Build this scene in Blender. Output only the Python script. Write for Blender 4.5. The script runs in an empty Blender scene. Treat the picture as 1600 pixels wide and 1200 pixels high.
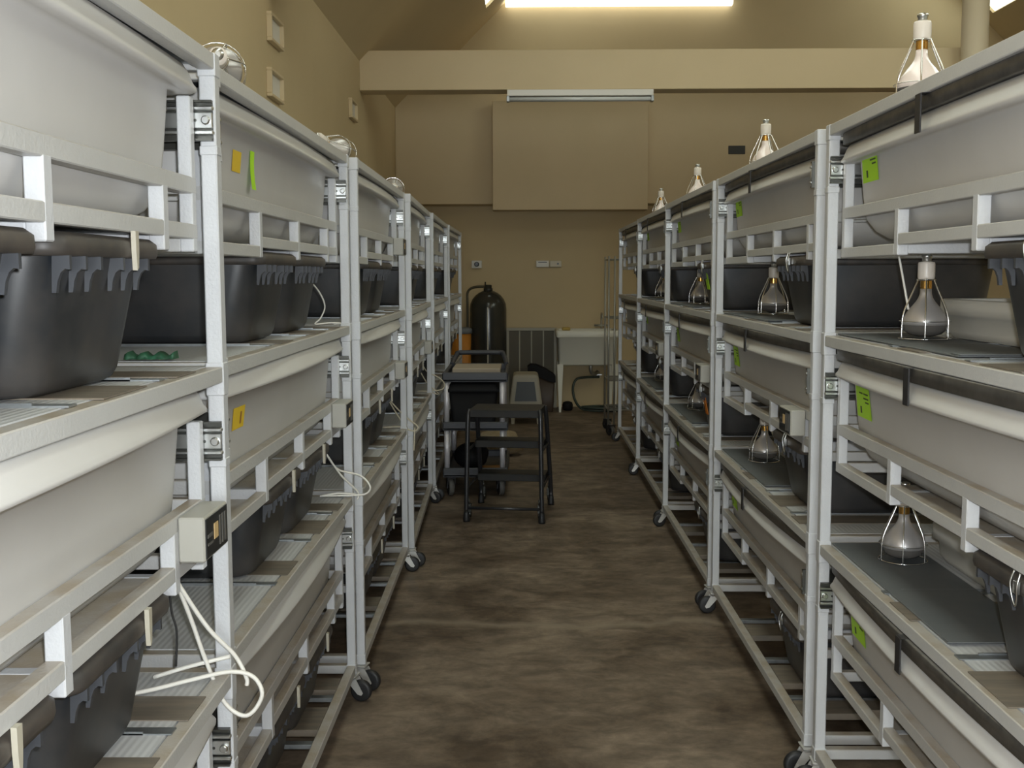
import bpy, math, random
from math import pi, sin, cos, radians as R
from mathutils import Vector, Matrix
random.seed(7)
C = bpy.context.scene.collection
SC = bpy.context.scene

# ------------------------------------------------------------------ materials
def mat(name, col, rough=.5, metal=0.0, var=0.0, vscale=6.0, col2=None, bump=0.0, bscale=80.0, spec=.5, emit=None, estr=0.0, stretch=None, trans=0.0, coat=0.0):
    m = bpy.data.materials.new(name); m.use_nodes = True
    nt = m.node_tree; b = nt.nodes['Principled BSDF']
    b.inputs['Base Color'].default_value = (*col, 1)
    b.inputs['Roughness'].default_value = rough
    b.inputs['Metallic'].default_value = metal
    b.inputs['Specular IOR Level'].default_value = spec
    b.inputs['Transmission Weight'].default_value = trans
    b.inputs['Coat Weight'].default_value = coat
    if emit:
        b.inputs['Emission Color'].default_value = (*emit, 1); b.inputs['Emission Strength'].default_value = estr
    tc = nt.nodes.new('ShaderNodeTexCoord')
    vec = tc.outputs['Object']
    if stretch:
        mp = nt.nodes.new('ShaderNodeMapping'); mp.inputs['Scale'].default_value = stretch
        nt.links.new(vec, mp.inputs['Vector']); vec = mp.outputs['Vector']
    if var > 0 or col2:
        n = nt.nodes.new('ShaderNodeTexNoise'); n.inputs['Scale'].default_value = vscale; n.inputs['Detail'].default_value = 6; n.inputs['Roughness'].default_value = .6
        nt.links.new(vec, n.inputs['Vector'])
        r = nt.nodes.new('ShaderNodeValToRGB')
        c2 = col2 if col2 else tuple(c*(1-var) for c in col)
        r.color_ramp.elements[0].position = .35; r.color_ramp.elements[1].position = .7
        r.color_ramp.elements[0].color = (*col, 1); r.color_ramp.elements[1].color = (*c2, 1)
        nt.links.new(n.outputs['Fac'], r.inputs['Fac']); nt.links.new(r.outputs['Color'], b.inputs['Base Color'])
    if bump > 0:
        n = nt.nodes.new('ShaderNodeTexNoise'); n.inputs['Scale'].default_value = bscale; n.inputs['Detail'].default_value = 2
        nt.links.new(tc.outputs['Object'], n.inputs['Vector'])
        bp = nt.nodes.new('ShaderNodeBump'); bp.inputs['Strength'].default_value = bump; bp.inputs['Distance'].default_value = .002
        nt.links.new(n.outputs['Fac'], bp.inputs['Height']); nt.links.new(bp.outputs['Normal'], b.inputs['Normal'])
    return m

M = {}
M['white'] = mat('white_powder_coat', (.55,.56,.575), .38, var=.06, vscale=9, bump=.35, bscale=160)
M['tub'] = mat('grey_tub_plastic', (.57,.56,.545), .4, col2=(.525,.515,.495), vscale=3)
M['black'] = mat('black_bin_plastic', (.013,.016,.020), .45, col2=(.058,.052,.048), vscale=5, spec=.6)
M['lug'] = mat('bin_lug_plastic', (.045,.048,.055), .5)
M['rim'] = mat('dusty_black_rim', (.035,.033,.032), .5, col2=(.085,.07,.058), vscale=12)
M['zinc'] = mat('zinc_plated_steel', (.62,.63,.62), .28, metal=1.0)
M['slidedark'] = mat('slide_channel_steel', (.10,.10,.09), .35, metal=.9)
M['fork'] = mat('bright_zinc_fork', (.62,.61,.58), .4, metal=.45)
M['galv'] = mat('galvanised_steel', (.42,.44,.45), .42, metal=.9, col2=(.30,.32,.33), vscale=25)
M['lid'] = mat('dull_lid_edge', (.10,.095,.088), .42, metal=.6, col2=(.17,.16,.145), vscale=20)
M['clip'] = mat('black_clip', (.02,.019,.02), .5)
M['beigeclip'] = mat('beige_plastic_clip', (.44,.41,.33), .45)
M['panel'] = mat('white_shelf_sheet', (.50,.51,.52), .5, col2=(.42,.425,.42), vscale=4)
M['tan'] = mat('brown_heat_tape', (.20,.165,.125), .5, col2=(.12,.105,.085), vscale=3, stretch=(14,2,2))
M['mat'] = mat('dark_rubber_mat', (.10,.11,.115), .55, col2=(.13,.135,.135), vscale=6)
M['green'] = mat('fluorescent_green_card', (.45,.82,.02), .6, emit=None)
M['yellow'] = mat('yellow_sticker', (.72,.50,.03), .6)
M['orangecard'] = mat('orange_card', (.80,.25,.02), .6)
M['ink'] = mat('dark_print', (.06,.10,.03), .7)
M['rubber'] = mat('black_rubber', (.016,.016,.017), .5)
M['tread'] = mat('grey_wheel_tread', (.10,.095,.085), .6)
M['boxbeige'] = mat('beige_plastic', (.36,.35,.31), .5)
M['boxface'] = mat('black_faceplate', (.02,.022,.024), .35)
M['amber'] = mat('amber_label', (.60,.42,.20), .5)
M['cable'] = mat('white_cable', (.74,.72,.66), .45)
M['cablew'] = mat('cream_cable', (.55,.50,.38), .5)
M['cableb'] = mat('black_cable', (.02,.02,.02), .5)
M['porcelain'] = mat('cream_porcelain', (.66,.60,.53), .35)
M['brass'] = mat('brass_thread', (.62,.36,.10), .25, metal=1.0)
M['silverbulb'] = mat('silvered_bulb_glass', (.52,.50,.49), .38, metal=.6)
M['whitebulb'] = mat('frosted_bulb_glass', (.78,.68,.63), .2, spec=.7, coat=.5)
M['lens'] = mat('bulb_lens_glass', (.16,.15,.14), .1, metal=.4)
M['chrome'] = mat('chrome_wire', (.75,.75,.74), .18, metal=1.0)
M['wall'] = mat('painted_wall', (.57,.455,.27), .75, col2=(.54,.43,.252), vscale=1.5, bump=.12, bscale=180)
M['ceil'] = mat('painted_ceiling', (.52,.41,.24), .8, col2=(.49,.385,.225), vscale=1.2)
M['column'] = mat('cream_column_paint', (.62,.53,.38), .6)
M['trim'] = mat('painted_beam', (.62,.50,.315), .7, col2=(.59,.475,.295), vscale=2)
M['fixture'] = mat('white_fixture_enamel', (.72,.70,.66), .4)
M['tubelit'] = mat('lit_fluorescent', (1,1,1), .4, emit=(1.0,1.0,.88), estr=2.4)
M['tubeoff'] = mat('unlit_tube_glass', (.62,.64,.64), .2)
M['sky'] = mat('skylight_sheet', (.9,.95,.9), .5, emit=(.93,1.0,.90), estr=2.8)
M['day'] = mat('daylit_window', (.9,.95,1), .5, emit=(.86,.95,1.0), estr=13.5)
M['plaswhite'] = mat('white_wall_plate', (.70,.68,.62), .45)
M['plascream'] = mat('cream_wall_plate', (.55,.50,.38), .45)
M['tank'] = mat('olive_grey_tank', (.030,.031,.027), .2, col2=(.04,.039,.032), vscale=3)
M['orange'] = mat('orange_plastic', (.55,.22,.03), .45)
M['lidgrey'] = mat('grey_lid', (.16,.17,.18), .5)
M['olive'] = mat('dull_olive_panel', (.105,.09,.058), .6)
M['creamframe'] = mat('cream_frame', (.36,.335,.26), .5)
M['sink'] = mat('white_sink_plastic', (.72,.71,.62), .42)
M['sponge'] = mat('yellow_sponge', (.50,.36,.10), .9, bump=.6, bscale=120)
M['hose'] = mat('dark_green_hose', (.035,.05,.04), .45)
M['bag'] = mat('black_bag', (.007,.007,.008), .7, spec=.25)
M['brownbin'] = mat('dark_brown_plastic', (.055,.035,.022), .5)
M['carrier'] = mat('beige_carrier_shell', (.36,.33,.25), .5)
M['carrierdoor'] = mat('grey_carrier_door', (.07,.078,.08), .5)
M['cart'] = mat('charcoal_cart_plastic', (.045,.047,.055), .5)
M['alu'] = mat('aluminium_upright', (.74,.72,.75), .4, metal=.3)
M['ladder'] = mat('black_ladder_steel', (.022,.022,.024), .35, spec=.6)
M['step'] = mat('worn_black_step', (.008,.008,.008), .6, col2=(.02,.017,.011), vscale=9)
M['paper'] = mat('tan_paper', (.44,.37,.28), .7)
M['sack'] = mat('tan_sack', (.36,.27,.15), .7, col2=(.48,.40,.27), vscale=14)
M['wood'] = mat('orange_wood', (.40,.19,.05), .5)
M['greennet'] = mat('green_strip', (.03,.14,.07), .6, col2=(.02,.06,.03), vscale=40)
M['chromepost'] = mat('dull_chrome_post', (.40,.39,.34), .35, metal=.6)
M['dark'] = mat('dark_louvre', (.04,.04,.035), .6)

def dusty(name, src, dust):
    m=src.copy(); m.name=name; nt=m.node_tree; b=nt.nodes['Principled BSDF']
    old=b.inputs['Base Color'].links[0].from_socket
    g=nt.nodes.new('ShaderNodeNewGeometry'); sx=nt.nodes.new('ShaderNodeSeparateXYZ'); nt.links.new(g.outputs['True Normal'],sx.inputs[0])
    mr=nt.nodes.new('ShaderNodeMapRange'); mr.inputs['From Min'].default_value=.5; mr.inputs['From Max'].default_value=.9
    nt.links.new(sx.outputs['Z'],mr.inputs['Value'])
    n=nt.nodes.new('ShaderNodeTexNoise'); n.inputs['Scale'].default_value=14; n.inputs['Detail'].default_value=5
    tc=nt.nodes.new('ShaderNodeTexCoord'); nt.links.new(tc.outputs['Object'],n.inputs['Vector'])
    nr=nt.nodes.new('ShaderNodeMapRange'); nr.inputs['From Min'].default_value=.35; nr.inputs['From Max'].default_value=.65; nr.inputs['To Min'].default_value=.45; nr.inputs['To Max'].default_value=1
    nt.links.new(n.outputs['Fac'],nr.inputs['Value'])
    mu=nt.nodes.new('ShaderNodeMath'); mu.operation='MULTIPLY'; nt.links.new(mr.outputs['Result'],mu.inputs[0]); nt.links.new(nr.outputs['Result'],mu.inputs[1])
    mx=nt.nodes.new('ShaderNodeMix'); mx.data_type='RGBA'; nt.links.new(mu.outputs[0],mx.inputs['Factor']); nt.links.new(old,mx.inputs['A']); mx.inputs['B'].default_value=(*dust,1)
    nt.links.new(mx.outputs['Result'],b.inputs['Base Color']); return m
M['rail'] = dusty('dusty_dimmed_rail', mat('dimmed_rail_base', (.50,.50,.49), .4, var=.06, vscale=9, bump=.35, bscale=160), (.36,.305,.235))  # real dust on top faces; base colour darkened for the dimmer aisle faces

# ribbed white sheet for the left shelves
def ribbed(name, col, axis_scale, strength):
    m = mat(name, col, .5); nt = m.node_tree; b = nt.nodes['Principled BSDF']
    tc = nt.nodes.new('ShaderNodeTexCoord'); w = nt.nodes.new('ShaderNodeTexWave'); w.bands_direction = 'Y'
    w.inputs['Scale'].default_value = axis_scale
    nt.links.new(tc.outputs['Object'], w.inputs['Vector'])
    bp = nt.nodes.new('ShaderNodeBump'); bp.inputs['Strength'].default_value = strength; bp.inputs['Distance'].default_value = .003
    nt.links.new(w.outputs['Fac'], bp.inputs['Height']); nt.links.new(bp.outputs['Normal'], b.inputs['Normal'])
    return m
M['ribbed'] = ribbed('ribbed_white_sheet', (.50,.505,.505), 24, .22)

# stained concrete floor
def floor_mat():
    m = bpy.data.materials.new('stained_concrete'); m.use_nodes = True; nt = m.node_tree; b = nt.nodes['Principled BSDF']
    tc = nt.nodes.new('ShaderNodeTexCoord')
    def noise(scale, detail, stretch=(1,1,1), rough=.6):
        mp = nt.nodes.new('ShaderNodeMapping'); mp.inputs['Scale'].default_value = stretch
        nt.links.new(tc.outputs['Object'], mp.inputs['Vector'])
        n = nt.nodes.new('ShaderNodeTexNoise'); n.inputs['Scale'].default_value = scale; n.inputs['Detail'].default_value = detail; n.inputs['Roughness'].default_value = rough
        n.inputs['Distortion'].default_value = .4
        nt.links.new(mp.outputs['Vector'], n.inputs['Vector']); return n.outputs['Fac']
    def ramp(fac, a, ca, bpos, cb):
        r = nt.nodes.new('ShaderNodeValToRGB'); r.color_ramp.elements[0].position = a; r.color_ramp.elements[1].position = bpos
        r.color_ramp.elements[0].color = (*ca,1); r.color_ramp.elements[1].color = (*cb,1); nt.links.new(fac, r.inputs['Fac']); return r.outputs['Color']
    def mix(t, f, a, bb):
        n = nt.nodes.new('ShaderNodeMix'); n.data_type = 'RGBA'; n.blend_type = t
        if isinstance(f, float): n.inputs['Factor'].default_value = f
        else: nt.links.new(f, n.inputs['Factor'])
        nt.links.new(a, n.inputs['A']); nt.links.new(bb, n.inputs['B']); return n.outputs['Result']
    base = ramp(noise(1.7, 9, (1,1,1), .68), .36, (.095,.067,.044), .64, (.27,.213,.157))
    spots = ramp(noise(6, 8, (1,1.6,1), .7), .38, (.62,.61,.60), .64, (1.2,1.18,1.16))
    c = mix('MULTIPLY', 1.0, base, spots)
    # pale wandering crack line across the aisle and a fine one further on
    sep = nt.nodes.new('ShaderNodeSeparateXYZ'); nt.links.new(tc.outputs['Object'], sep.inputs['Vector'])
    def streak(y0, amp, nscale, width, colr, c):
        n = noise(nscale, 3, (1,0,0))
        a = nt.nodes.new('ShaderNodeMath'); a.operation = 'MULTIPLY_ADD'; nt.links.new(n, a.inputs[0]); a.inputs[1].default_value = amp; a.inputs[2].default_value = y0 - amp/2
        d = nt.nodes.new('ShaderNodeMath'); d.operation = 'SUBTRACT'; nt.links.new(sep.outputs['Y'], d.inputs[0]); nt.links.new(a.outputs[0], d.inputs[1])
        e = nt.nodes.new('ShaderNodeMath'); e.operation = 'ABSOLUTE'; nt.links.new(d.outputs[0], e.inputs[0])
        r = nt.nodes.new('ShaderNodeMapRange'); r.inputs['From Min'].default_value = 0; r.inputs['From Max'].default_value = width; r.inputs['To Min'].default_value = .6; r.inputs['To Max'].default_value = 0
        nt.links.new(e.outputs[0], r.inputs['Value'])
        k = nt.nodes.new('ShaderNodeRGB'); k.outputs[0].default_value = (*colr,1)
        return mix('MIX', r.outputs['Result'], c, k.outputs[0])
    c = streak(4.72, .34, 2.2, .055, (.32,.26,.19), c)
    nt.links.new(c, b.inputs['Base Color'])
    b.inputs['Roughness'].default_value = .55; b.inputs['Specular IOR Level'].default_value = .35
    bp = nt.nodes.new('ShaderNodeBump'); bp.inputs['Strength'].default_value = .15; bp.inputs['Distance'].default_value = .004
    nt.links.new(noise(30, 4), bp.inputs['Height']); nt.links.new(bp.outputs['Normal'], b.inputs['Normal'])
    return m
M['floor'] = floor_mat()

# ------------------------------------------------------------------ mesh building
class MB:
    def __init__(s): s.v=[]; s.f=[]; s.mi=[]; s.sm=[]; s.cur=0
    def face(s, idx, smooth=False): s.f.append(idx); s.mi.append(s.cur); s.sm.append(smooth)
    def box(s, lo, hi, bev=0.0, mtx=None):
        lo=list(lo); hi=list(hi)
        for i in range(3):
            if lo[i]>hi[i]: lo[i],hi[i]=hi[i],lo[i]
        o=len(s.v); bev=min(bev, *[(hi[i]-lo[i])*.45 for i in range(3)])
        if bev<=0:
            pts=[(x,y,z) for z in (lo[2],hi[2]) for y in (lo[1],hi[1]) for x in (lo[0],hi[0])]
            F=[(0,2,3,1),(4,5,7,6),(0,1,5,4),(2,6,7,3),(0,4,6,2),(1,3,7,5)]
        else:
            pts=[];ix={}
            for cz in (0,1):
                for cy in (0,1):
                    for cx in (0,1):
                        base=[(lo,hi)[cx][0],(lo,hi)[cy][1],(lo,hi)[cz][2]]
                        ins=[bev if cx==0 else -bev, bev if cy==0 else -bev, bev if cz==0 else -bev]
                        for ax in range(3):
                            p=[base[i]+(0 if i==ax else ins[i]) for i in range(3)]
                            ix[(cx,cy,cz,ax)]=len(pts); pts.append(tuple(p))
            F=[]
            cyc=[(0,0),(1,0),(1,1),(0,1)]
            for ax in range(3):
                a,b=(ax+1)%3,(ax+2)%3
                for side in (0,1):
                    q=[]
                    for (i,j) in cyc:
                        c=[0,0,0]; c[ax]=side; c[a]=i; c[b]=j; q.append(ix[(*c,ax)])
                    F.append(tuple(q) if side else tuple(q[::-1]))
                # edges along ax
                for (i,j) in cyc:
                    c0=[0,0,0]; c1=[0,0,0]; c0[a]=c1[a]=i; c0[b]=c1[b]=j; c1[ax]=1
                    q=(ix[(*c0,a)],ix[(*c1,a)],ix[(*c1,b)],ix[(*c0,b)])
                    F.append(q if (i==j) == False else q[::-1])
            for cz in (0,1):
                for cy in (0,1):
                    for cx in (0,1):
                        t=(ix[(cx,cy,cz,0)],ix[(cx,cy,cz,1)],ix[(cx,cy,cz,2)])
                        F.append(t if (cx+cy+cz)%2==1 else t[::-1])
        if mtx: pts=[tuple(mtx@Vector(p)) for p in pts]
        s.v+=pts
        for q in F: s.face(tuple(o+i for i in q))
    def rings(s, rings, close=True, cap0=False, cap1=False, smooth=True):
        n=len(rings[0]); o=len(s.v)
        for r in rings: s.v+=[tuple(p) for p in r]
        for k in range(len(rings)-1):
            for i in range(n if close else n-1):
                j=(i+1)%n
                s.face((o+k*n+i,o+k*n+j,o+(k+1)*n+j,o+(k+1)*n+i),smooth)
        if cap0: s.face(tuple(o+i for i in range(n))[::-1])
        if cap1: s.face(tuple(o+(len(rings)-1)*n+i for i in range(n)))
    def lathe(s, prof, c=(0,0,0), n=24, axis='z', cap0=False, cap1=False, smooth=True):
        rs=[]
        for r,z in prof:
            ring=[]
            for i in range(n):
                a=2*pi*i/n; x,y=r*cos(a),r*sin(a)
                p={'z':(x,y,z),'x':(z,x,y),'y':(y,z,x)}[axis]
                ring.append((c[0]+p[0],c[1]+p[1],c[2]+p[2]))
            rs.append(ring)
        s.rings(rs,True,cap0,cap1,smooth)
    def cyl(s, a, b, r, n=12, r2=None, caps=True):
        s.tube([a,b],r,n,caps,r2)
    def tube(s, pts, r, n=8, caps=True, r2=None, closed=False):
        P=[Vector(p) for p in pts]; N=len(P)
        t0=(P[1]-P[0]).normalized(); ref=Vector((0,0,1)) if abs(t0.z)<.9 else Vector((1,0,0))
        u=t0.cross(ref).normalized(); rs=[]
        for k in range(N):
            if closed: t=(P[(k+1)%N]-P[k-1]).normalized()
            elif k==0: t=t0
            elif k==N-1: t=(P[k]-P[k-1]).normalized()
            else: t=((P[k+1]-P[k]).normalized()+(P[k]-P[k-1]).normalized()).normalized()
            u=(u-t*u.dot(t)).normalized(); w=t.cross(u)
            rr=r if (r2 is None or k<N-1) else r2
            rs.append([P[k]+(u*cos(2*pi*i/n)+w*sin(2*pi*i/n))*rr for i in range(n)])
        if closed: rs.append(rs[0]); s.rings(rs,True)
        else: s.rings(rs,True,caps,caps)
    def prism(s, poly, f0, f1):
        """poly: list of 2D points; f0/f1 map a 2D point to 3D at either end."""
        o=len(s.v); n=len(poly)
        s.v+=[f0(p) for p in poly]+[f1(p) for p in poly]
        s.face(tuple(range(o,o+n))); s.face(tuple(range(o+n,o+2*n))[::-1])
        for i in range(n):
            j=(i+1)%n; s.face((o+i,o+n+i,o+n+j,o+j))
    def mesh(s, name, mats):
        import bmesh
        me=bpy.data.meshes.new(name); me.from_pydata(s.v,[],s.f)
        for m in (mats if isinstance(mats,(list,tuple)) else [mats]): me.materials.append(m)
        me.polygons.foreach_set('material_index', s.mi); me.polygons.foreach_set('use_smooth', s.sm)
        bm=bmesh.new(); bm.from_mesh(me); bmesh.ops.recalc_face_normals(bm, faces=bm.faces); bm.to_mesh(me); bm.free()
        me.update(); return me

def smooth_path(pts, sub=6):
    P=[Vector(p) for p in pts]; out=[]
    for i in range(len(P)-1):
        p0=P[max(i-1,0)];p1=P[i];p2=P[i+1];p3=P[min(i+2,len(P)-1)]
        for k in range(sub):
            t=k/sub; out.append(.5*((2*p1)+(p2-p0)*t+(2*p0-5*p1+4*p2-p3)*t*t+(3*p1-p0-3*p2+p3)*t**3))
    out.append(P[-1]); return out

def obj(name, me, parent=None, loc=(0,0,0), rot=None):
    o=bpy.data.objects.new(name, me); C.objects.link(o); o.location=loc
    if rot: o.rotation_euler=rot
    if parent: o.parent=parent
    return o
def thing(name, label, cat, loc=(0,0,0), rot=(0,0,0), group=None):
    o=obj(name,None,None,loc,rot); o.empty_display_size=.05
    return tag(o,label,cat,group)
def tag(o,label,cat,group=None,kind=None):
    o['label']=label; o['category']=cat
    if group: o['group']=group
    if kind: o['kind']=kind
    return o
def struct(name, me, label, cat, loc=(0,0,0)):
    o=obj(name,me,None,loc); o['label']=label; o['category']=cat; o['kind']='structure'; return o
def bm_box(lo,hi,m,bev=.0,name='m'):
    b=MB(); b.box(lo,hi,bev); return b.mesh(name,m)

# ------------------------------------------------------------------ room
XL, XRW, YB, YF = -1.377, 6.097, 12.75, -4.0
XC=(XL+XRW)/2; ZS=3.31; ZR=ZS+(XC-XL)
struct('floor', bm_box((XL-.1,YF-.1,-.1),(XRW+.1,YB+.1,0),M['floor']), 'brown stained bare concrete floor of the aisle','floor')
struct('wall_left', bm_box((XL-.1,YF,0),(XL,YB,ZS+.02),M['wall']), 'long tan painted wall behind the left racks','wall')
struct('wall_right', bm_box((XRW,YF,0),(XRW+.1,YB,ZS+.02),M['wall']), 'tan painted wall on the far right side of the room','wall')
def gable(y0,y1):
    b=MB(); poly=[(XL-.1,0),(XRW+.1,0),(XRW+.1,ZS),(XC,ZR+.1),(XL-.1,ZS)]
    b.prism(poly,lambda p:(p[0],y0,p[1]),lambda p:(p[0],y1,p[1])); return b.mesh('gable',M['wall'])
struct('wall_back', gable(YB,YB+.1),'tan painted gable wall at the end of the aisle','wall')
struct('wall_front', gable(YF-.1,YF),'tan painted gable wall behind the viewpoint','wall')
# sloping ceilings; a far skylight in each, plus long unseen ones added for light
SA0,SA1=4.31-ZS,4.31-ZS+.95               # run up the slope of the skylight openings
OPEN={1:[(-1.5,8.0),(11.75,12.16)],-1:[(-1.5,8.0),(11.85,12.5)]}
def slope_pt(sg,a,y,t=0):                    # a: horizontal run from the eave; t: offset outward (normal)
    x=(XL+a) if sg>0 else (XRW-a)
    return (x-sg*t*.707,y,ZS+a+t*.707)
def slab(b,sg,p,q,u,w,t0,t1):
    o=len(b.v)
    for t in (t0,t1): b.v+=[slope_pt(sg,p,u,t),slope_pt(sg,q,u,t),slope_pt(sg,q,w,t),slope_pt(sg,p,w,t)]
    for f in ((0,1,2,3),(7,6,5,4),(0,4,5,1),(1,5,6,2),(2,6,7,3),(3,7,4,0)): b.face(tuple(o+i for i in f))
def slope(sg):
    b=MB(); A=XC-XL
    slab(b,sg,0,SA0,YF,YB,0,.08); slab(b,sg,SA1,A,YF,YB,0,.08)
    y=YF
    for (u,w) in OPEN[sg]+[(YB,YB)]:
        slab(b,sg,SA0,SA1,y,u,0,.08); y=w
    return b.mesh('slope',M['ceil'])
def sky_pane(sg,k):
    b=MB(); u,w=OPEN[sg][k]; slab(b,sg,SA0,SA1,u,w,.03,.05); return b.mesh('pane',M['sky'])
for sg,n,w in ((1,'ceiling','left'),(-1,'ceiling','right')):
    struct(n, slope(sg), 'tan sloping ceiling rising from the %s wall'%w,'ceiling')
struct('window_1', sky_pane(1,1),'bright skylight by the gable wall in the left ceiling slope','skylight')
struct('window_2', sky_pane(-1,1),'bright skylight by the gable wall in the right ceiling slope','skylight')
struct('added_window_4', sky_pane(1,0),'long unseen skylight added in the near part of the left ceiling slope','skylight')  # near panes are out of view, added to lift the left wall and beam
struct('added_window_5', sky_pane(-1,0),'long unseen skylight added in the near part of the right ceiling slope','skylight')
struct('trim_1', bm_box((XL,9.68,3.065),(XRW,9.92,3.395),M['trim'],.004),'pale tan tie beam crossing above the far racks','beam')
struct('trim_2', bm_box((XL,6.22,3.075),(XRW,6.46,3.40),M['trim'],.004),'pale tan tie beam at the top edge of the view above the lit lamp','beam')
struct('trim_3', bm_box((XL,12.35,2.275),(XRW,YB,3.45),M['trim'],.004),'tan soffit running along the top of the back wall','soffit')
struct('trim_4', bm_box((-.315,12.08,2.195),(1.338,12.352,3.34),M['trim'],.004),'large tan boxed panel standing out from the soffit','boxing')
b=MB(); b.box((-.9,YF-.004,.5),(1.3,YF+.03,2.35)); struct('window_3', b.mesh('pane',M['day']),'bright daylit window behind the viewpoint','window')
b=MB()
for lo,hi in (((-.98,YF,.42),(-.9,YF+.05,2.43)),((1.3,YF,.42),(1.38,YF+.05,2.43)),((-.9,YF,2.35),(1.3,YF+.05,2.43)),((-.9,YF,.42),(1.3,YF+.05,.5)),((.17,YF,.5),(.23,YF+.05,2.35))): b.box(lo,hi,.003)
struct('trim_6', b.mesh('casing',M['trim']),'casing of the window behind the viewpoint','trim')
cb=MB(); cb.lathe([(.107,0),(.107,6.0)],n=32,cap0=True,cap1=True)
struct('trim_5', cb.mesh('col',M['column']),'round pale column at the right end of the tie beam','column',(3.757,9.56,0))

# ceiling fixtures
def tube_fixture(label, loc, lit):
    t=thing('fluorescent_lamp',label,'lamp',loc)
    b=MB(); b.box((-.62,-.045,-.052),(.62,.045,0),.003); obj('housing',b.mesh('housing',M['fixture']),t)
    for y in (-.022,.022):
        b=MB(); b.cyl((-.60,y,-.076),(.60,y,-.076),.0165,12); obj('tube',b.mesh('tube',M['tubelit' if lit else 'tubeoff']),t)
    b=MB()
    for x in (-.612,.612): b.box((x-.012,-.042,-.098),(x+.012,.042,-.052),.002)
    obj('end_bracket',b.mesh('bracket',M['fixture'] if lit else M['galv']),t)
    return t
tube_fixture('unlit twin-tube strip lamp under the far tie beam',(.493,9.72,3.065),False)
t=thing('fluorescent_lamp','long glowing lamp high on the gable wall at the top edge','lamp',(1.065,YB,4.545))
b=MB(); b.box((-1.27,-.16,-.03),(1.27,0,.06),.004); obj('housing',b.mesh('housing',M['fixture']),t)
b=MB()
pr=[(-.155,-.03),(-.155,-.055),(-.14,-.085),(-.11,-.10),(-.05,-.10),(-.02,-.085),(-.005,-.055),(-.005,-.03)]
b.prism(pr,lambda p:(-1.245,p[0],p[1]),lambda p:(1.245,p[0],p[1])); obj('diffuser',b.mesh('diffuser',M['tubelit']),t)

# wall devices
def wall_plate(name,label,x,z,w,h,m,extra=None,cat='wall plate',d=.04):
    t=thing(name,label,cat,(x,YB,z)); b=MB(); b.box((-w/2,-d,-h/2),(w/2,0,h/2),.004); obj('housing',b.mesh('pl',m),t)
    if extra:
        b=MB(); extra(b,d); obj(extra.__name__,b.mesh('ex',M['boxface']),t)
def dial(b,d): b.lathe([(.028,0),(.028,-.02),(.02,-.026)],c=(0,-d,0),n=20,axis='y',cap0=True,cap1=True)
def label_bar(b,d): b.box((-.05,-d-.002,.012),(.05,-d+.001,.022))
def sensor_knob(b,d): b.lathe([(.010,0),(.010,-.015)],c=(.025,-d,.0),n=12,axis='y',cap0=True,cap1=True)
wall_plate('wall_sensor','small white wall unit with a round black dial above the tank',-.515,1.625,.115,.085,M['plaswhite'],dial,'sensor',.07)
wall_plate('thermostat','white wall thermostat, left of the pair on the back wall',.228,1.628,.145,.075,M['plaswhite'],label_bar,'thermostat')
wall_plate('thermostat','cream wall thermostat, right of the pair on the back wall',.375,1.628,.13,.072,M['plascream'],sensor_knob,'thermostat')
t=thing('wall_vent','dark louvred vent on the soffit behind the second top lamp','vent',(2.325,12.35,2.845))
obj('grille',bm_box((-.09,-.012,-.045),(.09,0,.045),M['dark'],.002),t)
def left_vent(y,z,h,label):
    t=thing('wall_outlet',label,'wall box',(XL,y,z))
    b=MB(); w=.16; f=.018
    for lo,hi in (((0,-w,h/2-f),(.03,w,h/2)),((0,-w,-h/2),(.03,w,-h/2+f)),((0,-w,-h/2+f),(.03,-w+f,h/2-f)),((0,w-f,-h/2+f),(.03,w,h/2-f))): b.box(lo,hi,.003)
    obj('surround',b.mesh('surround',M['trim']),t)
    obj('cover',bm_box((0,-w+f,-h/2+f),(.008,w-f,h/2-f),M['plaswhite'],.0),t)
left_vent(6.34,2.845,.155,'upper of two square wall boxes on the left wall')
left_vent(6.31,2.545,.155,'lower of two square wall boxes, just above the left racks')
left_vent(9.2,2.83,.155,'small wall box near the corner, high on the left wall')

# ------------------------------------------------------------------ racks
L, D = 1.66, .72
TOPS=[1.908,1.33,.736,.131]
ZO=[0,-.595,-1.195]                       # drawer offsets for the three levels
STUBS=[.50,.96,1.43]
P_={}
def post_mesh():
    b=MB(); b.box((0,0,.10),(.03,.03,1.9),.0025)
    for z0,z1 in ((1.866,1.909),(1.275,1.338),(.682,.745),(.098,.135)): b.box((-.002,-.002,z0),(.032,.032,z1),.002)
    for z in (1.735,1.150,.55): b.box((-.0015,-.0015,z-.012),(.0315,.0315,z+.006),.002)
    return b.mesh('post',M['white'])
def ring_mesh(z):
    b=MB(); e=.03
    b.box((e,0,z-e),(L-e,e,z),.002); b.box((e,D-e,z-e),(L-e,D,z),.002)
    b.box((0,e,z-e),(e,D-e,z),.002); b.box((L-e,e,z-e),(L,D-e,z),.002)
    return b.mesh('ring',M['rail'])
def panel_mesh(z,m):
    b=MB(); b.box((.032,.032,z-.012),(L-.032,D-.032,z+.001)); return b.mesh('panel',m)
def strip_mesh(z,s0,s1,m):
    b=MB()
    if z<.2:
        b.box((s0,.0295,z-.018),(s1,D-.0295,z+.0031),.001); return b.mesh('strip',m)
    b.box((s0,.012,z+.001),(s1,D-.012,z+.003)); return b.mesh('strip',m)
def bar_mesh(z,s0):
    b=MB()
    if z<.2:
        b.box((s0,.0295,z-.016),(s0+.028,D-.0295,z-.002),.001); return b.mesh('bar',M['galv'])
    b.box((s0,.022,z+.001),(s0+.028,D-.022,z+.0035)); b.box((s0,.07,z+.001),(s0+.004,D-.07,z+.007)); return b.mesh('bar',M['galv'])
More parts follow.
